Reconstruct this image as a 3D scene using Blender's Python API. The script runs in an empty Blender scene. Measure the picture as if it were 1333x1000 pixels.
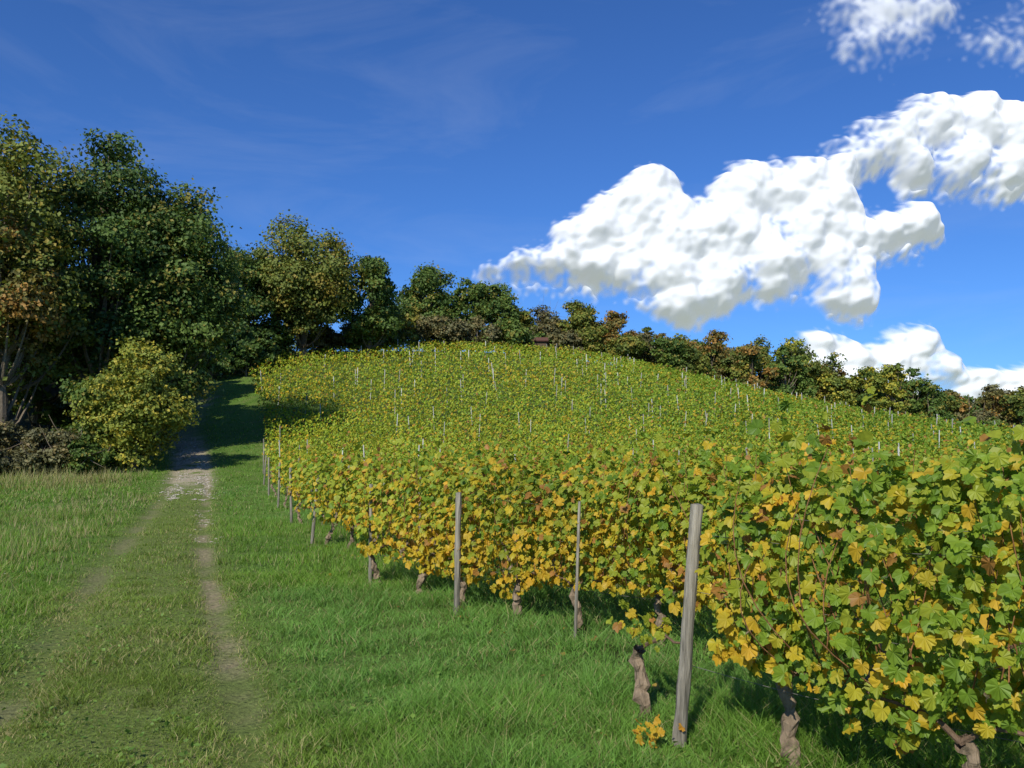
import bpy, math, numpy as np
from mathutils import Vector
rng = np.random.default_rng(7)
C = bpy.context.scene.collection
def link(o): C.objects.link(o); return o

# ------------------------------------------------------------ noise helpers
def _h(ix, iy, s):
    v = np.sin(ix*127.1 + iy*311.7 + s*74.7)*43758.5453
    return v-np.floor(v)
def vn(x, y, s=0):
    x = np.asarray(x, float); y = np.asarray(y, float)
    ix = np.floor(x); iy = np.floor(y); fx = x-ix; fy = y-iy
    fx = fx*fx*(3-2*fx); fy = fy*fy*(3-2*fy)
    a = _h(ix, iy, s); b = _h(ix+1, iy, s); c = _h(ix, iy+1, s); d = _h(ix+1, iy+1, s)
    return (a*(1-fx)+b*fx)*(1-fy)+(c*(1-fx)+d*fx)*fy
def fbm(x, y, s=0, o=3):
    t = 0; a = .5; tot = 0
    for i in range(o):
        t = t+a*vn(x*2**i, y*2**i, s+i*3.1); tot += a; a *= .5
    return t/tot
def worley(x, y, s=0):
    ix = np.floor(x); iy = np.floor(y); best = np.full(x.shape, 9.)
    for dx in (-1, 0, 1):
        for dy in (-1, 0, 1):
            cx = ix+dx; cy = iy+dy
            px = cx+.15+.7*_h(cx, cy, s+1.7); py = cy+.15+.7*_h(cx, cy, s+5.3)
            d = (px-x)**2+(py-y)**2; best = np.minimum(best, d)
    return best
def ss(e0, e1, x):
    t = np.clip((x-e0)/(e1-e0), 0, 1); return t*t*(3-2*t)
def mixc(a, b, t):
    t = np.asarray(t)[:, None]
    return np.asarray(a)*(1-t)+np.asarray(b)*t

# ------------------------------------------------------------ terrain
gy = np.arange(-300, 3200, 1.0)
hy = np.interp(gy, [-300, 0, 22, 35, 45, 60, 80, 100, 113, 128, 160, 260, 600, 3200],
                   [-4, 0, 0, .5, 1.4, 3.9, 9, 14.6, 17.6, 18.4, 18.0, 15, 9, 0])
k = np.exp(-(np.arange(-9, 10)/4.0)**2); k /= k.sum()
hy = np.convolve(np.pad(hy, 9, mode='edge'), k, 'valid')
gx = np.arange(-3000, 3001, 1.0)
fx_ = np.interp(gx, [-3000, -200, 0, 14.7, 29, 48, 63, 80, 140, 3000], [.2, 1, 1, .88, .67, .39, .17, .07, .04, .04])
k2 = np.exp(-(np.arange(-12, 13)/6.0)**2); k2 /= k2.sum()
fx_ = np.convolve(np.pad(fx_, 12, mode='edge'), k2, 'valid')
EDY = [0, 4.9, 10.8, 14, 19.6, 35, 60, 80, 115, 140]; EDX = [3.2, 1.0, -1.75, -3.0, -5.0, -10.5, -18.4, -26, -39, -48]
RUY = [-40, 0, 5.57, 12.3, 19.2, 33, 45, 62, 80, 95, 130]; RUX = [16, .3, -1.8, -4.6, -7.3, -12.4, -17, -24.5, -29.5, -34, -46]
def edge(y): return np.interp(y, EDY, EDX)
def rut(y): return np.interp(y, RUY, RUX)
def height(x, y):
    x = np.asarray(x, float); y = np.asarray(y, float)
    z = np.interp(y, gy, hy)*np.interp(x, gx, fx_)
    z = z+(fbm(x*.35, y*.35, 5)-.5)*.10
    z = z+(fbm(x*.03, y*.03, 9)-.5)*np.clip((y-70)*.03, 0, 3)
    dr = (x-rut(y))*.93; dl = (x-rut(y)+1.6)*.93
    z = z-.05*np.exp(-(dr/.16)**2)-.05*np.exp(-(dl/.22)**2)
    return z

# ------------------------------------------------------------ mesh builder
def build(name, parts, mats, smooth=False):
    me = bpy.data.meshes.new(name)
    nv = 0; vs = []; li = []; ls = []; mi = []; cs = []; lc = 0
    for V, F, Cc, m in parts:
        V = np.asarray(V, float); F = np.asarray(F, int); Cc = np.asarray(Cc, float)
        if len(V) == 0: continue
        if Cc.ndim == 1: Cc = np.tile(Cc, (len(V), 1))
        vs.append(V); cs.append(Cc); kk = F.shape[1]
        li.append((F+nv).ravel()); ls.append(np.arange(len(F))*kk+lc); lc += F.size
        mi.append(np.full(len(F), m)); nv += len(V)
    V = np.concatenate(vs); L = np.concatenate(li); S = np.concatenate(ls); M = np.concatenate(mi); K = np.concatenate(cs)
    me.vertices.add(len(V)); me.vertices.foreach_set('co', V.astype(np.float32).ravel())
    me.loops.add(len(L)); me.loops.foreach_set('vertex_index', L.astype(np.int32))
    me.polygons.add(len(S)); me.polygons.foreach_set('loop_start', S.astype(np.int32))
    for m in mats: me.materials.append(m)
    me.polygons.foreach_set('material_index', M.astype(np.int32))
    me.polygons.foreach_set('use_smooth', np.full(len(S), smooth))
    ca = me.color_attributes.new('Col', 'FLOAT_COLOR', 'POINT')
    ca.data.foreach_set('color', np.c_[K, np.ones(len(K))].astype(np.float32).ravel())
    me.update(calc_edges=True)
    return link(bpy.data.objects.new(name, me))

def norm(v): return v/np.maximum(np.linalg.norm(v, axis=1, keepdims=True), 1e-9)
def scatter(T, F, P, X, Y, Z, S, col, mat=0, tshade=None):
    n = len(P); S = np.asarray(S)
    if S.ndim == 1: S = np.c_[S, S, S]
    W = (T[None, :, 0, None]*(X*S[:, :1])[:, None, :] + T[None, :, 1, None]*(Y*S[:, 1:2])[:, None, :]
         + T[None, :, 2, None]*(Z*S[:, 2:])[:, None, :] + P[:, None, :])
    t = len(T)
    FF = (F[None]+(np.arange(n)*t)[:, None, None]).reshape(-1, F.shape[1])
    cc = np.repeat(col[:, None, :], t, axis=1)
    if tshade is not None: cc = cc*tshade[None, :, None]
    return (W.reshape(-1, 3), FF, cc.reshape(-1, 3), mat)
def frames(N, D):
    Z = norm(N); Y = norm(D-(D*Z).sum(1, keepdims=True)*Z); X = np.cross(Y, Z)
    return X, Y, Z
def tube(P, R, sides, col, mat=0, rough=0):
    P = np.asarray(P, float); R = np.asarray(R, float); n = len(P)
    T = np.gradient(P, axis=0); T = norm(T)
    up = np.where(np.abs(T[:, 2:3]) > .9, [[1., 0, 0]], [[0., 0, 1]])
    if np.ptp(P[:, 2]) > .6*np.linalg.norm(P[-1]-P[0]): up = np.tile([1., 0, 0], (n, 1))
    A = norm(np.cross(T, up)); B = np.cross(T, A)
    an = np.linspace(0, 2*np.pi, sides, endpoint=False)
    rr = R[:, None]*(1+rough*(rng.random((n, sides))-.5))
    V = P[:, None]+A[:, None]*(np.cos(an)[None]*rr)[..., None]+B[:, None]*(np.sin(an)[None]*rr)[..., None]
    i = np.arange(n-1)[:, None]; j = np.arange(sides)[None]; j2 = (j+1) % sides
    F = np.stack([i*sides+j, i*sides+j2, (i+1)*sides+j2, (i+1)*sides+j], -1).reshape(-1, 4)
    return (V.reshape(-1, 3), F, np.asarray(col, float), mat)

# ------------------------------------------------------------ materials
def new_mat(name):
    m = bpy.data.materials.new(name); m.use_nodes = True
    nt = m.node_tree; nt.nodes.clear()
    return m, nt, nt.nodes.new, nt.links.new
def leaf_mat(name, trans=.3, rough=.55, gain=1.25, vscale=6):
    m, nt, N, L = new_mat(name)
    at = N('ShaderNodeAttribute'); at.attribute_name = 'Col'
    tc = N('ShaderNodeTexCoord'); no = N('ShaderNodeTexNoise'); no.inputs['Scale'].default_value = vscale
    L(tc.outputs['Object'], no.inputs['Vector'])
    mr = N('ShaderNodeMapRange'); mr.inputs[3].default_value = .7; mr.inputs[4].default_value = 1.3
    L(no.outputs['Fac'], mr.inputs[0])
    mul = N('ShaderNodeVectorMath'); mul.operation = 'SCALE'
    L(at.outputs['Color'], mul.inputs[0]); L(mr.outputs[0], mul.inputs['Scale'])
    p = N('ShaderNodeBsdfPrincipled'); p.inputs['Roughness'].default_value = rough
    p.inputs['Specular IOR Level'].default_value = .3
    L(mul.outputs[0], p.inputs['Base Color'])
    t = N('ShaderNodeBsdfTranslucent'); g = N('ShaderNodeVectorMath'); g.operation = 'MULTIPLY'
    g.inputs[1].default_value = (gain*1.1, gain, gain*.5)
    L(mul.outputs[0], g.inputs[0]); L(g.outputs[0], t.inputs['Color'])
    mx = N('ShaderNodeMixShader'); mx.inputs[0].default_value = trans
    L(p.outputs[0], mx.inputs[1]); L(t.outputs[0], mx.inputs[2])
    o = N('ShaderNodeOutputMaterial'); L(mx.outputs[0], o.inputs[0]); return m
def rough_mat(name, scale=8, amp=.5, bump=.4, stretch=(1, 1, 1), bdist=.02):
    m, nt, N, L = new_mat(name)
    at = N('ShaderNodeAttribute'); at.attribute_name = 'Col'
    tc = N('ShaderNodeTexCoord'); mp = N('ShaderNodeMapping'); mp.inputs['Scale'].default_value = stretch
    L(tc.outputs['Object'], mp.inputs[0])
    no = N('ShaderNodeTexNoise'); no.inputs['Scale'].default_value = scale; no.inputs['Detail'].default_value = 8
    no.inputs['Roughness'].default_value = .65
    L(mp.outputs[0], no.inputs['Vector'])
    mr = N('ShaderNodeMapRange'); mr.inputs[1].default_value = .25; mr.inputs[2].default_value = .75
    mr.inputs[3].default_value = 1-amp; mr.inputs[4].default_value = 1+amp
    L(no.outputs['Fac'], mr.inputs[0])
    mul = N('ShaderNodeVectorMath'); mul.operation = 'SCALE'
    L(at.outputs['Color'], mul.inputs[0]); L(mr.outputs[0], mul.inputs['Scale'])
    p = N('ShaderNodeBsdfPrincipled'); p.inputs['Roughness'].default_value = .9
    p.inputs['Specular IOR Level'].default_value = .15
    L(mul.outputs[0], p.inputs['Base Color'])
    b = N('ShaderNodeBump'); b.inputs['Strength'].default_value = bump; b.inputs['Distance'].default_value = bdist
    L(no.outputs['Fac'], b.inputs['Height']); L(b.outputs[0], p.inputs['Normal'])
    o = N('ShaderNodeOutputMaterial'); L(p.outputs[0], o.inputs[0]); return m
M_vine = leaf_mat('vine_leaf', .36, .5, 1.45, 30)
M_tree = leaf_mat('tree_leaf', .22, .6, 1.2, 1.5)
M_grass = leaf_mat('grass_blade', .35, .55, 1.3, 3)
M_ground = rough_mat('grassy_soil', 22, .6, .8, bdist=.04)
M_bark = rough_mat('bark', 22, .6, 1, (1, 1, .3), .03)
M_wood = rough_mat('weathered_wood', 40, .8, 1, (1, 1, .06), .012)
M_stone = rough_mat('limestone', 20, .25, .4)
M_metal = rough_mat('galvanised_stake', 30, .15, .1)

# ------------------------------------------------------------ ground
def axis(a, b, fine, lo, hi, g=1.12):
    c = list(np.arange(a, b+1e-6, fine)); s = fine; v = b
    while v < hi: s *= g; v += s; c.append(v)
    s = fine; v = a
    while v > lo: s *= g; v -= s; c.insert(0, v)
    return np.array(c)
xs = axis(-19, 5, .14, -2900, 2900, 1.09); ys = axis(2, 40, .18, -260, 3000, 1.05)
XX, YY = np.meshgrid(xs, ys); x = XX.ravel(); y = YY.ravel(); z = height(x, y)
dr = (x-rut(y))*.93; dl = (x-rut(y)+1.6)*.93
n1 = fbm(x*.5, y*.5, 1); n2 = fbm(x*2.5, y*2.5, 2)
col = mixc([.065, .125, .018], [.12, .20, .032], n1)
col = mixc(col, [.18, .17, .07], .35*ss(.5, .75, n2))
ontrack = np.exp(-(((dr+dl)/2)/1.15)**4)*(y < 110)
col = mixc(col, [.15, .17, .045], .6*ontrack)
bare = ss(.38, .6, fbm(x*.8, y*.8, 4)+.12*ss(24, 40, y))
col = mixc(col, [.30, .235, .145], .9*np.exp(-(dr/.14)**2)*bare*(y < 120))
col = mixc(col, [.22, .19, .10], .6*np.exp(-(dl/.2)**2)*bare*(y < 120))
grav = ss(32, 38, y)*(1-ss(50, 62, y)*.85)*(1-ss(70, 80, y))
col = mixc(col, [.40, .33, .24], .9*grav*np.exp(-((dr+dl)/2/1.0)**4)*ss(.33, .5, n2))
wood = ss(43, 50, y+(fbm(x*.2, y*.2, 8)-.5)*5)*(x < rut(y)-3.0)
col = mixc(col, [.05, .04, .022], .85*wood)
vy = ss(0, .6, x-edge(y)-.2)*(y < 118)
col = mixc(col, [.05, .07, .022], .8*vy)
nx, ny = len(xs), len(ys)
i = np.arange(ny-1)[:, None]; j = np.arange(nx-1)[None]
F = np.stack([i*nx+j, i*nx+j+1, (i+1)*nx+j+1, (i+1)*nx+j], -1).reshape(-1, 4)
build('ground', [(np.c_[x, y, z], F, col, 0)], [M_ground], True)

# ------------------------------------------------------------ grass
Tb = np.array([[-.5, 0, 0], [.5, 0, 0], [-.38, 0, .5], [.38, 0, .5], [0, 0, 1.]])
Fb = np.array([[0, 1, 3], [0, 3, 2], [2, 3, 4]])
Tb2 = np.array([[-.5, 0, 0], [.5, 0, 0], [0, 0, 1.]]); Fb2 = np.array([[0, 1, 2]])
gparts = []
def grass_layer(y0, y1, dens, w, simple):
    wm = .72*y1*2+3.5
    n = int((y1-y0)*wm*dens)
    y = rng.uniform(y0, y1, n); x = (rng.random(n)-.5)*wm
    keep = np.abs(x) < .70*y+1.4; x = x[keep]; y = y[keep]
    e = edge(y); kp = ~((x > e+7) & (y > 8)); kp &= ~((y > 43) & (x < rut(y)-4))
    x = x[kp]; y = y[kp]
    dr = (x-rut(y))*.93; dl = (x-rut(y)+1.6)*.93; mid = (dr+dl)/2
    tr = np.exp(-(mid/1.15)**4)
    cl = fbm(x*.9, y*.9, 12); cl2 = fbm(x*3.2, y*3.2, 14, 2); big = fbm(x*.22, y*.22, 17)
    h = .045+.085*ss(.3, .75, cl2)+.05*ss(.4, .7, cl)
    h *= (1-.40*tr)
    rr = np.maximum(np.exp(-(dr/.14)**2), .8*np.exp(-(dl/.2)**2))
    h *= 1-.55*rr
    left = ss(.2, .9, -mid-1.2); h *= 1+.7*left*ss(.35, .65, cl)
    inv = ss(0, .5, x-edge(y)-.1); h *= 1+.7*inv
    strawy = ss(31, 37, y)*ss(.5, 2.5, -mid-1.2)
    h *= 1+1.6*strawy
    base = mixc([.078, .18, .018], [.19, .33, .040], np.clip(rng.random(len(x))*.6+.45*cl, 0, 1))
    base = mixc(base, [.14, .30, .065], .55*ss(.42, .62, big)*(mid > 1))
    base = mixc(base, [.19, .245, .042], .6*tr)
    base = base*(.76+.48*fbm(x*1.7, y*1.7, 77))[:, None]
    dry = (rng.random(len(x)) < (.09+.22*tr*ss(.4, .7, cl)+.4*rr+.30*left*ss(.42, .65, cl2)+.5*strawy))
    base = mixc(base, [.42, .35, .17], .8*dry)
    h *= rng.uniform(.5, 1.3, len(x))
    drop = rng.random(len(x)) < rr*ss(.38, .6, fbm(x*.8, y*.8, 4)+.12*ss(24, 40, y))
    drop |= rng.random(len(x)) < ss(32, 38, y)*tr*.8*(1-.6*ss(52, 62, y))
    s = ~drop; x = x[s]; y = y[s]; h = h[s]; base = base[s]
    n = len(x); P = np.c_[x, y, height(x, y)-.01]
    an = rng.uniform(0, 2*np.pi, n); X = np.c_[np.cos(an), np.sin(an), 0*an]
    ln = rng.normal(0, .45, (n, 2)); Z = norm(np.c_[ln, np.ones(n)])
    bend = norm(np.c_[ln+rng.normal(0, .25, (n, 2)), np.zeros(n)])
    if simple:
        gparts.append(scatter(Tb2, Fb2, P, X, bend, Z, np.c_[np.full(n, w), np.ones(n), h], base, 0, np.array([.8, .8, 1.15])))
    else:
        T = Tb.copy(); T[4, 1] = .4
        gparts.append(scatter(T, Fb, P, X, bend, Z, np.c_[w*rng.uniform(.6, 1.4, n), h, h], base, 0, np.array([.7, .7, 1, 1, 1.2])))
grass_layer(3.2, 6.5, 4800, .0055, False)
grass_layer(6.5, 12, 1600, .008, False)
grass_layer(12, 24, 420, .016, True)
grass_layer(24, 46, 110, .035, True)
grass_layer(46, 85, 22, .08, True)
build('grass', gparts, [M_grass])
Tq = np.array([[0, -.5, 0], [.42, .05, .08], [0, .6, 0], [-.42, .05, .08]]); Fq = np.array([[0, 1, 2, 3]])
n = 16000; y = 3+rng.random(n)**1.3*14; x = (rng.random(n)-.5)*(1.5*y+3)
kp = (fbm(x*1.1, y*1.1, 33) > .5) & (np.abs(x-rut(y)) > .3); x = x[kp]; y = y[kp]; n = len(x)
P = np.c_[x, y, height(x, y)+rng.uniform(.02, .07, n)]
X, Y, Z = frames(rng.normal(0, .5, (n, 3))+[0, 0, 1], rng.normal(0, 1, (n, 3)))
wp = [scatter(Tq, Fq, P, X, Y, Z, rng.uniform(.015, .042, n), mixc([.10, .20, .03], [.20, .31, .06], rng.random(n)))]
n = 90; y = 3.5+rng.random(n)*12; x = edge(y)+rng.normal(.35, .45, n)
P = np.c_[x, y, height(x, y)+rng.uniform(.01, .05, n)]
X, Y, Z = frames(rng.normal(0, .6, (n, 3))+[0, 0, 1], rng.normal(0, 1, (n, 3)))
wp.append(scatter(Tq, Fq, P, X, Y, Z, rng.uniform(.03, .07, n), mixc([.45, .33, .04], [.25, .13, .05], rng.random(n))))
n = 40; y = rng.uniform(4.5, 12, n); x = rut(y)-1.6-rng.uniform(.4, 3, n)
P = np.c_[x, y, height(x, y)+.13]; X, Y, Z = frames(rng.normal(0, .4, (n, 3))+[0, -.5, 1], rng.normal(0, 1, (n, 3)))
wp.append(scatter(Tq, Fq, P, X, Y, Z, rng.uniform(.012, .025, n), np.tile([.6, .58, .55], (n, 1))))
n = 1800; y = 4+rng.random(n)*26; x = rut(y)-1.6-rng.gamma(2, .9, n)-.4
P = np.c_[x, y, height(x, y)]; an = rng.uniform(0, 6.28, n); X = np.c_[np.cos(an), np.sin(an), 0*an]
Z = norm(np.c_[rng.normal(0, .3, (n, 2)), np.ones(n)]); Y = np.cross(Z, X)
kp = fbm(x*.7, y*.7, 51) > .5
wp.append(scatter(Tb2, Fb2, P[kp], X[kp], Y[kp], Z[kp], np.c_[.004+.0007*y, np.ones(n), rng.uniform(.15, .32, n)][kp], mixc([.40, .33, .18], [.32, .30, .12], rng.random(kp.sum()))))
build('weeds', wp, [M_grass])

# ------------------------------------------------------------ stones on the track
bpyTs = np.array([[0, 0, 1], [1, 0, 0], [0, 1, 0], [-1, 0, 0], [0, -1, 0], [0, 0, -1], [.7, .7, .5], [-.7, .7, .5], [-.7, -.7, .5], [.7, -.7, .5]])*1.0
Fs = np.array([[0, 9, 6], [0, 6, 7], [0, 7, 8], [0, 8, 9], [9, 1, 6], [6, 2, 7], [7, 3, 8], [8, 4, 9], [5, 1, 4], [5, 2, 1], [5, 3, 2], [5, 4, 3], [9, 4, 1], [6, 1, 2], [7, 2, 3], [8, 3, 4]])
def stones(n, y, off, smin, smax):
    x = rut(y)-.8+off
    an = rng.uniform(0, 6.28, n); X = np.c_[np.cos(an), np.sin(an), 0*an]; Y = np.c_[-np.sin(an), np.cos(an), 0*an]
    Z = np.tile([0, 0, 1.], (n, 1)); s = rng.uniform(smin, smax, n)
    return scatter(bpyTs, Fs, np.c_[x, y, height(x, y)], X, Y, Z, np.c_[s, s*rng.uniform(.5, 1, n), s*rng.uniform(.2, .45, n)],
                   mixc([.34, .29, .22], [.50, .45, .37], rng.random(n)))
y = 29+27*rng.random(2200)**1.1; off = rng.choice([-.75, .75], 2200, p=[.4, .6])*.7+rng.normal(0, .26, 2200)
kk = fbm(y*.6, off*2, 44) > .44; y = y[kk]; off = off[kk]
sp = [stones(len(y), y, off, .02, .085)]
y = np.r_[rng.normal(23, 1.4, 60), rng.normal(17, .6, 25)]
sp.append(stones(len(y), y, .75+rng.normal(0, .2, len(y)), .015, .05))
build('gravel', sp, [M_stone])

# ------------------------------------------------------------ vines
half = [(0, 1.0), (10, .86), (18, .88), (33, .68), (45, .84), (56, .90), (66, .80), (80, .70), (93, .76), (106, .72), (125, .64), (146, .60), (163, .46), (176, .12)]
pts = [(a, r) for a, r in half]+[(360-a, r) for a, r in half[::-1][:-1]]
out = np.array([[math.sin(math.radians(a))*r*.6, math.cos(math.radians(a))*r*.6+.05, 0] for a, r in pts])
out[:, 2] = .16*np.abs(out[:, 0])-.38*(out[:, 1]-.1)**2+.05*np.sin(np.arange(len(out))*2.1)
TL = np.vstack([[[0, .02, 0]], out]); nn = len(out)
FL = np.array([[0, 1+i, 1+(i+1) % nn] for i in range(nn)])
TM = np.array([[0, -.42, 0], [.45, -.2, .05], [.42, .25, .06], [0, .6, -.05], [-.42, .25, .06], [-.45, -.2, .05]]); FM = np.array([[0, 1, 2, 3], [0, 3, 4, 5]])

Rd = np.array([.65, -.76]); Rd = Rd/np.linalg.norm(Rd); Nn = np.array([-Rd[1], Rd[0]])
def vinecol(P, hz, wall):
    n = len(P); a = fbm(P[:, 0]*.9, P[:, 1]*.9, 21); b = fbm(P[:, 0]*.09, P[:, 1]*.09, 22); a3 = fbm(P[:, 0]*2.3+P[:, 2]*2, P[:, 1]*2.3+P[:, 2], 27)
    r = rng.random(n); far = ss(18, 50, P[:, 1])
    warm = ss(22, -12, P[:, 0]-.25*(P[:, 1]-60))*far
    cool = ss(10, 40, P[:, 0])*far
    c = mixc([.075, .165, .016], [.23, .335, .03], np.clip(.6*rng.random(n)+.5*a3, 0, 1))
    c = mixc(c, [.38, .39, .035], .6*(rng.random(n) < .28+.42*wall+.25*warm-.15*cool))
    c = c*(1+.15*far-.15*cool)[:, None]*(.75+.5*fbm(P[:, 0]*.35, P[:, 1]*.35, 63))[:, None]
    pY = .02+.11*ss(.5, .7, a)+.17*ss(.50, .65, b)+.05*warm+wall*(.06+.50*ss(1.25, .5, hz)*ss(.33, .58, a3))+.10*ss(1.0, .6, hz)
    yl = r < pY
    c = mixc(c, mixc([.50, .41, .03], [.60, .34, .025], rng.random(n)), rng.uniform(.55, 1, n)*yl)
    br = rng.random(n) < .018+.045*wall+.07*ss(1.4, 1.65, hz)
    return mixc(c, [.34, .13, .04], .8*br)
def vine_leaves(base, sc, T, F, wall, thick=.24, low=.62, top=1.62, shoots=.045):
    n = len(base)
    if n == 0: return (np.zeros((0, 3)), F, np.zeros((0, 3)), 0)
    tn = fbm(base[:, 0]*1.3, base[:, 1]*1.3, 31); tn2 = fbm(base[:, 0]*4, base[:, 1]*4, 38, 2)
    topz = top+(tn-.5)*.5+(tn2-.5)*.32; lo = low+(fbm(base[:, 0]*1.7+9, base[:, 1]*1.7, 32)-.5)*.5
    u = rng.random(n); hz = lo+(topz-lo)*u
    sh = rng.random(n) < shoots; hz = np.where(sh, topz+rng.random(n)**1.5*.36*(tn2 > .5), hz)
    bulge = np.sin(np.clip(u, 0, 1)*np.pi)**.5
    side = rng.choice([-1, 1], n); off = side*(thick*(.35+.65*bulge)*rng.random(n)**.5)*(.45+1.15*fbm(base[:, 0]*2+side*7+hz, base[:, 1]*2+hz, 35))
    off = np.where(sh, off*.3, off)
    xy = base+Nn*off[:, None]
    P = np.c_[xy, height(base[:, 0], base[:, 1])+hz]
    Nv = np.c_[Nn[0]*side, Nn[1]*side, .25+.9*u]+rng.normal(0, .55, (n, 3))
    D = np.c_[Nn[0]*side*.35, Nn[1]*side*.35, np.full(n, -1.)]+rng.normal(0, .6, (n, 3))
    X, Y, Z = frames(Nv, D)
    return scatter(T, F, P, X, Y, Z, sc*rng.uniform(.5, 1.25, n), vinecol(P, hz, wall), 0)

def vine_trunk(px, py, seed, hgt=.5, arms=(-1, 1), thick=1.):
    r = np.random.default_rng(abs(seed)); z0 = float(height(px, py)); n = 14
    t = np.linspace(0, 1, n); w = np.cumsum(r.normal(0, .016, (n, 2)), 0); w[0] = 0
    lean = r.normal(0, .07, 2)
    P = np.c_[px+w[:, 0]+lean[0]*t, py+w[:, 1]+lean[1]*t, z0-.05+t*(hgt+.05)]
    R = .034*thick*(1.2-.3*t)*(1+.30*r.normal(0, 1, n).clip(-1, 1.4)); R[-1] = .042; R[0] = .05
    out = [tube(P, R, 12, [.22, .165, .11], 1, .5)]
    for s in arms:
        m = 7; tt = np.linspace(0, 1, m)
        Q = P[-1]+np.c_[Rd[0]*tt*.42*s, Rd[1]*tt*.42*s, .16*tt+.03*np.sin(tt*5)+r.normal(0, .012, m)]
        Q[0] = P[-1]; out.append(tube(Q, .015-.009*tt, 6, [.15, .10, .065], 1, .3))
    return out
def canes(base, n):
    o = []
    for _ in range(n):
        b = base[rng.integers(len(base))]; m = 9; t = np.linspace(0, 1, m)
        h = rng.uniform(.7, 1.25); d = rng.normal(0, .25); q = rng.normal(0, .18)
        zz = float(height(b[0], b[1]))+.5
        x = b[0]+Rd[0]*d*t+Nn[0]*q*np.sin(t*3)
        y = b[1]+Rd[1]*d*t+Nn[1]*q*np.sin(t*3)
        o.append(tube(np.c_[x, y, zz+h*t], .0045-.0025*t, 4, [.24, .12, .05], 1))
    return o

ey = np.arange(4.9, 430, .05)
ex = np.where(ey <= 140, edge(ey), -48-(ey-140)*.35)
vcoord = ex*Nn[0]+ey*Nn[1]
SP = 1.85; v0 = vcoord[0]; farP = []
stake_xy = []; near_starts = []
CR = 115
for kx in range(0, 100):
    v = v0+kx*SP
    if v > vcoord[-1]: break
    i0 = min(int(np.searchsorted(vcoord, v)), len(ey)-1)
    S = np.array([ex[i0], ey[i0]])
    if kx == 0: S = S+Nn*.16
    near_starts.append(S)
    tst = max(0, (S[1]-CR)/-Rd[1])
    step = .25
    t = np.arange(tst+(.26 if kx == 0 else 0), tst+190, step); p = S+Rd*t[:, None]
    okk = (p[:, 1] < CR) & (p[:, 1] > 1.6) & (p[:, 0] > -.74*p[:, 1]-5) & (p[:, 0] < .74*p[:, 1]+2.6)
    p = p[okk]; t = t[okk]
    if len(p) == 0: continue
    d = np.hypot(p[:, 0], p[:, 1])
    sz = np.interp(d, [0, 5, 10, 20, 40, 90, 150], [.094, .094, .100, .115, .13, .215, .29])
    K = np.interp(d, [0, 6, 10, 20, 45, 100], [8.2, 7.8, 6.0, 3.7, 2.0, 1.45])
    hidden = (kx > 0) & (d < 16) & (p[:, 0] > .22*p[:, 1]+.4)
    K = K*np.where(hidden, .35, 1)
    cnt = (K/sz**2*step)
    cnt = np.floor(cnt+rng.random(len(cnt))).astype(int)
    rep = np.repeat(np.arange(len(p)), cnt)
    tt = rng.random(len(rep))*step
    if kx > 0: tt = tt-np.where((t[rep] < .3) & (tst == 0), rng.random(len(rep))*.3, 0)
    base = p[rep]+Rd*tt[:, None]; tr_ = t[rep]; dr_ = d[rep]
    if kx == 0: wall = np.where(tr_ < .5, .6, .10)
    else: wall = np.where((tr_ < 5.5) & (dr_ < 28), 1., .12+.45*(dr_ < 50))
    parts = []
    hi = (dr_ < 12) & ~hidden[rep]; mid_ = ~hi & (dr_ < 32); lo_ = ~hi & ~mid_
    kw = dict(low=(.44 if kx == 0 else .40), top=(1.57 if kx == 0 else 1.52))
    for msk, T_, F_, th in ((hi, TL, FL, .29), (mid_, TM, FM, .27), (lo_, Tq*1.15, Fq, .18)):
        if msk.any(): parts.append(vine_leaves(base[msk], sz[rep][msk], T_, F_, wall[msk], thick=th, **kw))
    if tst == 0:
        qs = np.arange(-.42 if kx == 0 else .15, 14, .95)
        for q in qs:
            tp = S+Rd*(q+rng.normal(0, .05)); dd = math.hypot(*tp)
            if (dd < 13 or (q < 7 and dd < 45)) and tp[1] > 2 and tp[0] < .74*tp[1]+2.4:
                parts += vine_trunk(tp[0], tp[1], kx*100+int(q*10)+13, .42, (1,) if q < .3 else (-1, 1), 1.1 if kx == 0 else 1)
    if kx == 0:
        b0 = S+Rd*(-.38+rng.normal(0, .12, 45))[:, None]
        parts.append(vine_leaves(b0, .08, TL, FL, np.full(45, .9), thick=.16, low=.42, top=.80, shoots=0))
        q = np.c_[.80+rng.normal(0, .05, 22), 4.72+rng.normal(0, .05, 22)]
        Pq = np.c_[q, height(q[:, 0], q[:, 1])+.05+rng.random(22)*.10]
        X, Y, Z = frames(rng.normal(0, .6, (22, 3))+[0, -.6, .6], rng.normal(0, 1, (22, 3)))
        parts.append(scatter(TL, FL, Pq, X, Y, Z, rng.uniform(.04, .07, 22), mixc([.5, .36, .03], [.5, .25, .03], rng.random(22))))
    if kx < 2: parts += canes(base[dr_ < 12], 80)
    if kx < 7: build('grapevine_row', parts, [M_vine, M_bark])
    else: farP += parts
    for q in np.arange(tst+rng.random()*5, tst+190, 5.2):
        s = S+Rd*q
        if s[1] < CR and s[0] > -.74*s[1]-5 and s[0] < .74*s[1]+3 and math.hypot(*s) > 22 and rng.random() < .34: stake_xy.append(s)
build('vineyard', farP, [M_vine, M_bark])

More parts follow.
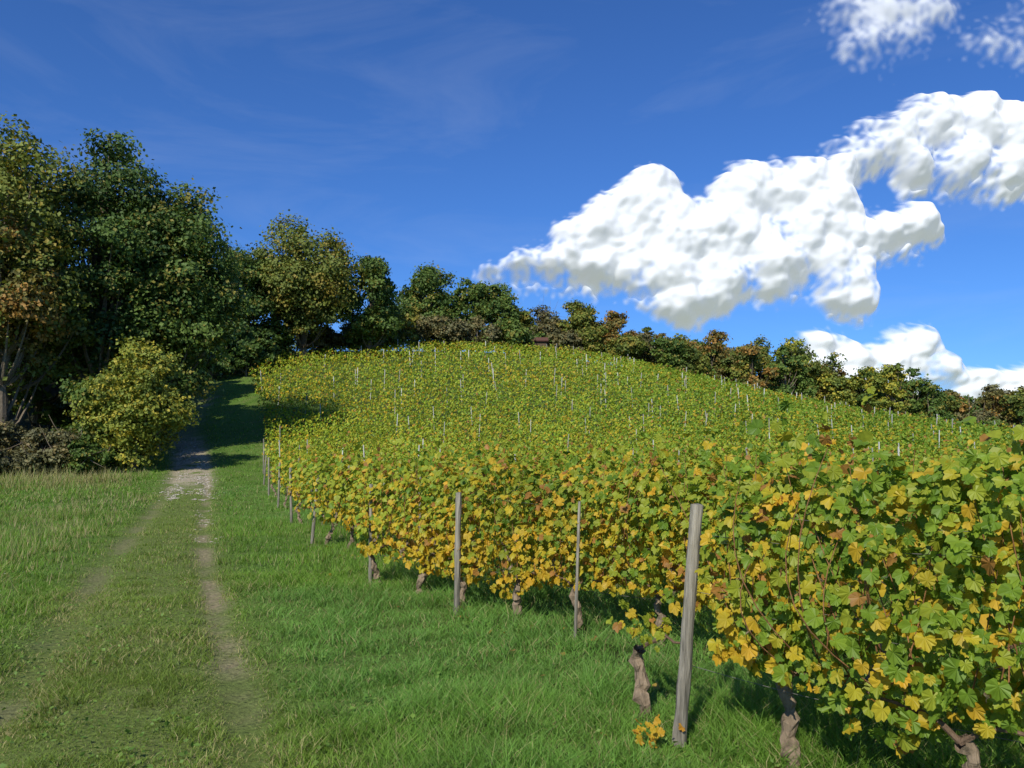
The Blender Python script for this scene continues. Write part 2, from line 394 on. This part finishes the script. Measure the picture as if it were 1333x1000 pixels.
Bx = np.array([[-1, -1, 0], [1, -1, 0], [1, 1, 0], [-1, 1, 0], [-1, -1, 1], [1, -1, 1], [1, 1, 1], [-1, 1, 1]])*1.0
Fx = np.array([[0, 1, 5, 4], [1, 2, 6, 5], [2, 3, 7, 6], [3, 0, 4, 7], [4, 5, 6, 7]])
s = np.array(stake_xy); n = len(s); d = np.hypot(s[:, 0], s[:, 1])
w = np.clip(d*.00038, .018, .036); X = np.tile([1., 0, 0], (n, 1)); Y = np.tile([0, 1., 0], (n, 1)); Z = norm(np.c_[rng.normal(0, .05, (n, 2)), np.ones(n)])
hh = rng.uniform(1.65, 2.15, n)
build('vineyard_stakes', [scatter(Bx, Fx, np.c_[s, height(s[:, 0], s[:, 1])], X, Y, Z, np.c_[w, w, hh], mixc([.25, .24, .21], [.55, .54, .50], rng.random(n)))], [M_metal])

def post(x, y, h, r, lean=(0, 0), col=(.215, .195, .155)):
    z0 = float(height(x, y)); n = 14; t = np.linspace(0, 1, n)
    P = np.c_[x+lean[0]*t, y+lean[1]*t, z0-.15+(h+.15)*t]
    R = r*(1.08-.12*t)*(1+.05*rng.normal(0, 1, n))
    V, F, c, m = tube(P, R, 12, col, 0, .2)
    top = V[-12:]; cp = np.vstack([top, P[-1:]+[[.2*r, 0, .2*r]]])
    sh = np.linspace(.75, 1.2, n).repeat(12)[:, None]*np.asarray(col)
    return build('wooden_post', [(V, F, sh, 0), (cp, np.array([[i, (i+1) % 12, 12] for i in range(12)]), c, 0)], [M_wood])
post(.955, 4.84, 1.38, .038, (.155, .03))
S1 = near_starts[1]
for q, off, h, r in ((.1, .12, 1.34, .024), (2.35, .36, 1.33, .034), (4.15, .32, 1.28, .014)):
    b = S1+Rd*q-Nn*off; post(b[0], b[1], h, r, (rng.normal(0, .025), rng.normal(0, .02)))
for kx in range(2, 9):
    b = near_starts[kx]-Rd*rng.uniform(0, .2)-Nn*.15; post(b[0], b[1], rng.uniform(1.25, 1.5), .032, (rng.normal(0, .05), rng.normal(0, .03)))
    b = near_starts[kx]+Rd*rng.uniform(3.3, 4.8)-Nn*.28; post(b[0], b[1], rng.uniform(1.3, 1.5), .024, (rng.normal(0, .05), rng.normal(0, .03)))
wp = []
for kx in range(4):
    S = near_starts[kx]
    for hz in (.40, .85, 1.2):
        t = np.linspace(-.05, 9, 28); p = S+Rd*t[:, None]
        wp.append(tube(np.c_[p, height(S[0], S[1])+hz-.02*np.sin(t*2)], np.full(28, .0018), 4, [.16, .15, .14]))
build('trellis_wire', wp, [M_metal])

# ------------------------------------------------------------ trees
def tree_parts(x, y, H, Rc, cb, nl, leaf, per, pal, seed, zs=1.0, trunkcol=(.15, .12, .085), bare=0, clr=.42, top=.35, gain=1.5):
    r = np.random.default_rng(seed); z0 = float(height(x, y))
    parts = []; cz = z0+cb+(H-cb)*.5; rz = (H-cb)*.5
    m = 8; t = np.linspace(0, 1, m); w = np.cumsum(r.normal(0, .012*H, (m, 2)), 0)*.5; w[0] = 0
    TP = np.c_[x+w[:, 0], y+w[:, 1], z0-.2+t*(H*.82)]
    parts.append(tube(TP, H*.021*(1.15-t)**1.0, 8, trunkcol, 1, .2))
    L = []
    while len(L) < nl:
        q = r.normal(0, 1, 3); q /= np.linalg.norm(q); q *= r.uniform(.35, 1)**.6
        wz = 1-top*max(q[2], 0)**2
        L.append([x+q[0]*Rc*.82*wz, y+q[1]*Rc*.82*wz, cz+q[2]*rz*.86])
    L = np.array(L); lr = Rc*r.uniform(.20, .38, nl)
    P = []; Nv = []; K = []
    for i in range(nl):
        c = L[i]; nc = max(6, int(22*(lr[i]/(Rc*.3))**2))
        d = norm(r.normal(0, 1, (nc, 3))+[0, 0, .25]); cp = c+d*lr[i]*r.uniform(.55, 1.15, (nc, 1))*[1, 1, .8*zs]
        pn = int(per)
        pp = np.repeat(cp, pn, 0)+r.normal(0, 1, (nc*pn, 3))*lr[i]*clr*.6*[1, 1, .6]
        P.append(pp); Nv.append(np.repeat(d, pn, 0)+r.normal(0, .6, (nc*pn, 3))+[0, 0, .3])
        lobe = r.random(); tc = np.clip(lobe*.7+np.repeat(r.random(nc), pn)*.3+r.random(nc*pn)*.25-.12, 0, 1)
        cc = mixc(pal[0], pal[1], tc)
        aut = (r.random(nc*pn) < np.repeat(np.where(r.random(nc) < pal[3]*(.3+1.4*lobe), .75, .05), pn))
        K.append(mixc(cc, pal[2], .8*aut))
        k0 = int(np.clip((c[2]-z0)/(H)*m*.75, 1, m-2)); a = TP[k0]
        bt = np.linspace(0, 1, 5)[:, None]; B = a*(1-bt)+c*bt+np.c_[np.zeros(5), np.zeros(5), -.06*H*np.sin(bt[:, 0]*3.14)]
        parts.append(tube(B, H*.0075*(1.15-bt[:, 0]), 5, trunkcol, 1, .1))
        if bare:
            for _ in range(bare):
                e = c+r.normal(0, 1, 3)*lr[i]*1.1; parts.append(tube(np.array([c, (c+e)/2+r.normal(0, .1, 3), e]), [.03, .02, .008], 3, trunkcol, 1))
    P = np.vstack(P); Nv = np.vstack(Nv); K = np.vstack(K)*gain
    kp = P[:, 2] > z0+.1; P = P[kp]; Nv = Nv[kp]; K = K[kp]
    X, Y, Z = frames(Nv, r.normal(0, 1, P.shape))
    parts.append(scatter(Tq, Fq, P, X, Y, Z, leaf*r.uniform(.6, 1.35, len(P)), K, 0))
    return parts
OAK = ([.028, .06, .012], [.095, .14, .024], [.17, .14, .025], .12)
OAKY = ([.045, .07, .014], [.135, .155, .026], [.20, .15, .025], .20)
DARK = ([.020, .045, .012], [.070, .115, .022], [.13, .115, .022], .08)
RUST = ([.06, .065, .018], [.15, .12, .03], [.25, .13, .03], .35)
YEL = ([.06, .09, .016], [.18, .20, .028], [.30, .25, .03], .25)
BRN = ([.060, .060, .028], [.125, .12, .05], [.16, .12, .045], .2)
def tree(name, *a, **k): return build(name, tree_parts(*a, **k), [M_tree, M_bark])
tree('oak_tree', -26.9, 42, 18.8, 5.0, 3.5, 60, .21, 28, OAKY, 1)
tree('oak_tree', -31.0, 45, 18.6, 4.8, 4.5, 50, .22, 24, OAK, 2)
tree('oak_tree', -24.6, 47.5, 20.4, 4.8, 2.8, 66, .21, 30, DARK, 3, top=.15)
tree('oak_tree', -22.1, 50, 17.9, 5.0, 2.4, 90, .21, 30, OAK, 4, top=-.08)
tree('oak_tree', -25.6, 40.3, 13.2, 3.0, 5, 30, .19, 22, RUST, 5)
tree('maple_tree', -26, 56, 16, 4.8, 1, 40, .28, 22, DARK, 6)
tree('hazel_shrub', -19.3, 41.3, 7.2, 2.75, .2, 50, .16, 26, YEL, 7)
tree('hazel_shrub', -21.8, 42.0, 5.4, 2.4, 0, 26, .17, 22, OAK, 8)
tree('oak_tree', -31.0, 70, 14, 4.2, 1, 40, .3, 20, DARK, 9)
tree('oak_tree', -25.5, 98, 18.4, 7.2, 1.0, 72, .32, 30, OAKY, 10)
tree('oak_tree', -32.5, 92, 15, 4.8, .5, 40, .32, 24, OAK, 11)
tree('oak_tree', -18.2, 101, 13.2, 4.6, .5, 38, .34, 22, OAK, 12)
tree('lime_tree', -12.3, 116, 12.6, 4.8, .5, 36, .34, 22, OAK, 13)
tree('lime_tree', -6.4, 119, 11.8, 3.8, .5, 30, .34, 20, OAK, 14)
tree('birch_tree', -2.0, 118, 10.8, 3.6, .8, 28, .32, 16, OAK, 15, bare=3)
tree('birch_tree', 4.2, 124, 9.0, 3.2, .8, 22, .32, 7, BRN, 16, bare=8)
tree('oak_tree', 9.8, 121, 11.0, 3.7, .5, 30, .34, 22, OAKY, 17)
tree('oak_tree', 15.4, 121, 9.0, 3.9, .3, 28, .34, 22, RUST, 18)
bp = []
for i, (bx, by, bh, br, pal) in enumerate([(-20, 107, 4.5, 3.5, BRN), (-15, 110, 5.5, 4, OAKY), (-18, 112, 7, 4, OAK), (-15, 118, 10, 4, OAK), (-10, 112, 4.8, 4, BRN), (-9, 118, 8, 4, OAK), (-5, 113, 5.2, 4, BRN), (0, 114, 4.5, 4, OAK), (-1, 119, 6, 4, BRN), (1.5, 121, 7, 3.5, OAKY), (6.5, 122, 7, 3.3, BRN), (5.5, 120, 4, 3, OAK), (8, 117, 4, 3, BRN), (12, 118, 6, 3.6, OAKY), (17, 118, 5.4, 3.4, OAKY), (20, 121, 7.5, 3.6, BRN), (23, 120, 7, 3.4, OAK), (26, 121, 8, 3.6, OAKY), (-25, 103, 4, 3.5, BRN), (-29, 97, 6, 3, OAK), (-32, 95, 7, 3.2, DARK), (-28.6, 92, 5, 2.3, DARK), (-37, 100, 7, 4, DARK), (-30.5, 88, 6, 2.4, DARK), (-28.6, 86, 4.5, 1.6, DARK), (-31.5, 84, 7, 2.6, DARK)]):
    bp += tree_parts(bx, by, bh, br, 0, 16, .34, 18, pal, 100+i)
build('hedgerow', bp, [M_tree, M_bark])
bp = []
for i, (bx, by, bh, br, pal) in enumerate([(-25, 38.8, 2.6, 2.2, BRN), (-22.6, 39.3, 2.2, 1.7, BRN), (-28, 38, 3.0, 2.5, OAK), (-20.9, 40, 1.9, 1.4, OAK), (-20.5, 43.5, 3.2, 1.5, OAK), (-21, 45.5, 4, 1.8, DARK), (-22.8, 50, 5, 2.2, DARK), (-32, 40, 5, 3, OAK)]):
    bp += tree_parts(bx, by, bh, br, 0, 16, .14, 26, pal, 150+i, bare=3)
build('brushwood', bp, [M_tree, M_bark])
wp = []; r = np.random.default_rng(5)
for i in range(30):
    by = r.uniform(54, 100); bx = rut(by)-r.uniform(7, 28)
    wp += tree_parts(bx, by, r.uniform(10, 15), r.uniform(3.5, 5), .5, 16, .42, 14, [DARK, OAK, OAKY][i % 3], 200+i)
for i in range(8):
    by = 55+i*5; bx = rut(by)-4.0
    wp += tree_parts(bx, by, 11-i*.2, 2.7, .2, 22, .3, 20, [DARK, OAK][i % 2], 230+i)
for i in range(10):
    wp += tree_parts(-34-i*2.6+r.normal(0, 1), 43+i*.5+r.uniform(0, 8), r.uniform(14, 19), 4.5, 2, 22, .34, 16, [OAK, DARK, OAKY][i % 3], 250+i)
build('woodland', wp, [M_tree, M_bark])
wp = []
for i in range(150):
    bx = 22+i*.85+r.normal(0, 1); by = 124+r.uniform(0, 16)+(r.random() < .4)*8
    tg = np.interp(bx, [17, 25, 35, 45, 60, 75, 90, 150], [9, 11, 13, 14, 14, 13, 13.5, 14.5])
    wp += tree_parts(bx, by, tg*r.uniform(.8, 1.12), r.uniform(3.2, 4.8), -1, 14, .38, 18, [OAKY, OAK, BRN, RUST, OAKY, OAK, YEL, RUST][r.integers(8)], 400+i, gain=1.6)  # gain lightens the leaf colours as painted-in slight haze
build('distant_woodland', wp, [M_tree, M_bark])

# ------------------------------------------------------------ vineyard shelter hut
hx, hy_ = 3.2, 114.5; hz = float(height(hx, hy_))
Rt = np.array([[-2, -1.4, 2.0], [2, -1.4, 2.0], [2, 1.4, 2.0], [-2, 1.4, 2.0], [-2, 0, 2.7], [2, 0, 2.7]])
Rf = np.array([[0, 1, 5, 4], [3, 4, 5, 2]]); Rt2 = Rt+[0, 0, -.12]
hp = [(Rt+[hx, hy_, hz], Rf, np.array([.11, .055, .04]), 0), (Rt2+[hx, hy_, hz], Rf, np.array([.09, .05, .04]), 0)]
wallb = Bx*[1.7, 1.1, 1.95]+[hx, hy_, hz-.1]; hp.append((wallb, Fx, np.array([.10, .07, .045]), 0))
hp.append((Bx*[.4, .03, 1.7]+[hx-.5, hy_-1.13, hz], Fx, np.array([.05, .035, .025]), 0))
build('wooden_hut', hp, [M_wood])

# ------------------------------------------------------------ clouds: lit relief surfaces with feathered rims and an added glow
def cloud_mat():
    m, nt, N, L = new_mat('cloud_vapour_glow')
    at = N('ShaderNodeAttribute'); at.attribute_name = 'Col'; sp_ = N('ShaderNodeSeparateColor'); L(at.outputs['Color'], sp_.inputs[0])
    d = N('ShaderNodeBsdfDiffuse'); d.inputs['Color'].default_value = (.50, .515, .54, 1)
    e = N('ShaderNodeEmission'); e.inputs[0].default_value = (.92, .95, 1, 1); e.inputs[1].default_value = .36  # added glow standing in for light scattered inside the cloud
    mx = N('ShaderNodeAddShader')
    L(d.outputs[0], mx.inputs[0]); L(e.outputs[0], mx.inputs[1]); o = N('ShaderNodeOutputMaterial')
    tr = N('ShaderNodeBsdfTransparent'); m2 = N('ShaderNodeMixShader')
    L(sp_.outputs[0], m2.inputs[0]); L(tr.outputs[0], m2.inputs[1]); L(mx.outputs[0], m2.inputs[2]); L(m2.outputs[0], o.inputs[0]); return m
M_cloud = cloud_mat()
def blur(A, s):
    r_ = int(3*s); k_ = np.exp(-.5*(np.arange(-r_, r_+1)/s)**2); k_ /= k_.sum()
    f = lambda v: np.convolve(v, k_, 'same')
    return np.apply_along_axis(f, 1, np.apply_along_axis(f, 0, A))
def cloud(puffs, seed, dist=1046, soft=14, amax=1., relief=1., bill=1., step=1.6, under=11):
    p = np.array(puffs, float); R = p[:, 2]
    x0 = (p[:, 0]-R).min()-40; x1 = (p[:, 0]+R).max()+40; z0 = (p[:, 1]-R).min()-40; z1 = (p[:, 1]+R).max()+40
    gx_ = np.arange(x0, x1, step); gz_ = np.arange(z0, z1, step); X, Z = np.meshgrid(gx_, gz_); shp = X.shape; X = X.ravel(); Z = Z.ravel()
    wx = X+(fbm(X/45, Z/45, seed)-.5)*26; wz = Z+(fbm(X/45+50, Z/45, seed+2)-.5)*24
    acc = np.zeros(len(X)); kk = .13
    for cx, cz, cr in puffs:
        dz = np.where(wz < cz, (wz-cz)*1.1, wz-cz); d = np.hypot(wx-cx, dz)
        acc += np.exp(kk*np.clip(cr-d, -120, 60))
    B = np.log(acc+1e-9)/kk
    wx2 = X+(fbm(X/12, Z/12, seed+9)-.5)*11; wz2 = Z+(fbm(X/12+9, Z/12, seed+7)-.5)*11
    w1 = 1-1.5*worley(wx/46, wz/46, seed+46); w2 = 1-1.5*worley(wx/24, wz/24, seed+24); w3 = 1-1.5*worley(wx2/12, wz2/12, seed+12); w4 = 1-1.5*worley(wx2/6.2, wz2/6.2, seed+6)
    g = ss(-25, 8, B); fine = fbm(X/8, Z/8, seed+20, 5)-.5; f2 = fbm(X/34, Z/34, seed+61, 4)-.5
    T = B+g*((w1*13+w2*10+w3*6+w4*3.2-14)*bill)+fine*12
    sf = soft*(1+1.6*ss(.42, .62, fbm(X/60, Z/60, seed+70)))
    a = ss(0, 1, (T+(fbm(X/5, Z/5, seed+30, 4)-.5)*sf*1.5)/sf)
    Bp = np.clip(T, 0, None)
    kz = int(under/step); Bs = np.roll(B.reshape(shp), kz, axis=0); Bs[:kz] = -50; Bs = Bs.ravel()
    base_ = np.clip(Bs+g*(w1*12-6), 0, None)
    H1 = 52*(1-np.exp(-base_/30.))*relief
    det = g*(w1*7+w2*5.5+w3*3.6+w4*1.7+fine*8.0+f2*18)*relief*ss(0, 14, Bp)
    Rl = blur((H1+det).reshape(shp), 1.45).ravel()
    a = blur((a*amax).reshape(shp), .9).ravel()
    a[a < .02] = 0
    Yy = dist-Rl
    nx_, nz_ = len(gx_), len(gz_)
    i = np.arange(nz_-1)[:, None]; j = np.arange(nx_-1)[None]
    F = np.stack([i*nx_+j, i*nx_+j+1, (i+1)*nx_+j+1, (i+1)*nx_+j], -1).reshape(-1, 4)
    F = F[(a > .004)[F].any(1)]
    used = np.unique(F); re = np.zeros(len(X), int); re[used] = np.arange(len(used))
    q_ = dist/1046.
    V = np.c_[X*q_, Yy, Z*q_+1.65*(1-q_)]
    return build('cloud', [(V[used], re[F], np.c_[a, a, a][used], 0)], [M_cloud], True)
cloud([(-30, 240, 14), (8, 246, 24), (44, 252, 30), (84, 272, 40), (124, 296, 48), (176, 318, 54), (190, 356, 34), (222, 285, 54), (150, 262, 38), (104, 242, 34), (264, 290, 46), (200, 240, 46),
       (312, 345, 46), (372, 352, 48), (300, 282, 50), (394, 300, 54), (454, 284, 40), (504, 294, 38), (536, 300, 30), (440, 222, 32), (448, 200, 20), (226, 206, 36), (340, 250, 46), (270, 225, 36), (420, 330, 44), (424, 258, 36), (436, 372, 26)], 1)
cloud([(454, 400, 34), (500, 420, 44), (556, 440, 50), (620, 436, 50), (684, 424, 54), (594, 392, 42), (654, 380, 42), (530, 385, 32), (740, 420, 60), (800, 400, 60)], 2, 1120)
cloud([(402, 146, 30), (400, 112, 28), (440, 122, 30), (484, 118, 32), (522, 142, 36), (554, 112, 28), (604, 92, 24), (650, 98, 26), (690, 98, 30), (750, 106, 34), (434, 94, 30), (494, 90, 32), (580, 84, 26), (640, 76, 26), (700, 70, 30)], 3, 900, under=8)
cloud([(455, 604, 34), (500, 600, 46), (540, 604, 42), (480, 566, 32), (580, 612, 30), (640, 566, 22), (690, 562, 30), (730, 590, 40)], 4, 1180, soft=44, amax=.85, relief=.4, bill=.8, step=2.2)

# ------------------------------------------------------------ world
SUN_EL = math.radians(37); sx, sy = -.36, -.93; q = math.hypot(sx, sy); sx /= q; sy /= q
w = bpy.data.worlds.new('World'); bpy.context.scene.world = w; w.use_nodes = True
nt = w.node_tree; nt.nodes.clear(); N = nt.nodes.new; L = nt.links.new
sky = N('ShaderNodeTexSky'); sky.sky_type = 'NISHITA'; sky.sun_disc = False; sky.sun_elevation = SUN_EL
sky.sun_rotation = math.atan2(sx, sy); sky.air_density = 1.0; sky.dust_density = .2; sky.ozone_density = 4
tc = N('ShaderNodeTexCoord'); mp = N('ShaderNodeMapping'); mp.inputs['Scale'].default_value = (1.2, 1.2, 4.5); mp.inputs['Rotation'].default_value = (.0, .7, .2)
L(tc.outputs['Generated'], mp.inputs[0])
no = N('ShaderNodeTexNoise'); no.inputs['Scale'].default_value = 2.2; no.inputs['Detail'].default_value = 9; no.inputs['Roughness'].default_value = .6; no.inputs['Distortion'].default_value = .8
L(mp.outputs[0], no.inputs['Vector'])
mr = N('ShaderNodeMapRange'); mr.inputs[1].default_value = .5; mr.inputs[2].default_value = .85; mr.inputs[3].default_value = 0; mr.inputs[4].default_value = .12
L(no.outputs['Fac'], mr.inputs[0])
tint = N('ShaderNodeVectorMath'); tint.operation = 'MULTIPLY'; tint.inputs[1].default_value = (.47, .83, 1.38); L(sky.outputs[0], tint.inputs[0])
mx = N('ShaderNodeMix'); mx.data_type = 'RGBA'; L(mr.outputs[0], mx.inputs[0]); L(tint.outputs[0], mx.inputs[6]); mx.inputs[7].default_value = (7, 7.6, 8.5, 1)
bg = N('ShaderNodeBackground'); bg.inputs[1].default_value = .097; L(mx.outputs[2], bg.inputs[0])
o = N('ShaderNodeOutputWorld'); L(bg.outputs[0], o.inputs[0])

ld = bpy.data.lights.new('sun', 'SUN'); ld.energy = 5.0; ld.angle = math.radians(.53); ld.color = (1, .95, .83)
lo = link(bpy.data.objects.new('sun', ld)); lo.rotation_euler = Vector((sx*math.cos(SUN_EL), sy*math.cos(SUN_EL), math.sin(SUN_EL))).to_track_quat('Z', 'Y').to_euler()

cd = bpy.data.cameras.new('camera'); cam = link(bpy.data.objects.new('camera', cd)); cd.sensor_width = 36; cd.lens = 28.25
cam.location = (0, 0, 1.65); cam.rotation_euler = (math.radians(90+5.46), 0, 0); cd.clip_end = 8000; cd.clip_start = .05
bpy.context.scene.camera = cam
vs = bpy.context.scene.view_settings; vs.view_transform = 'Standard'; vs.look = 'None'; vs.exposure = 0
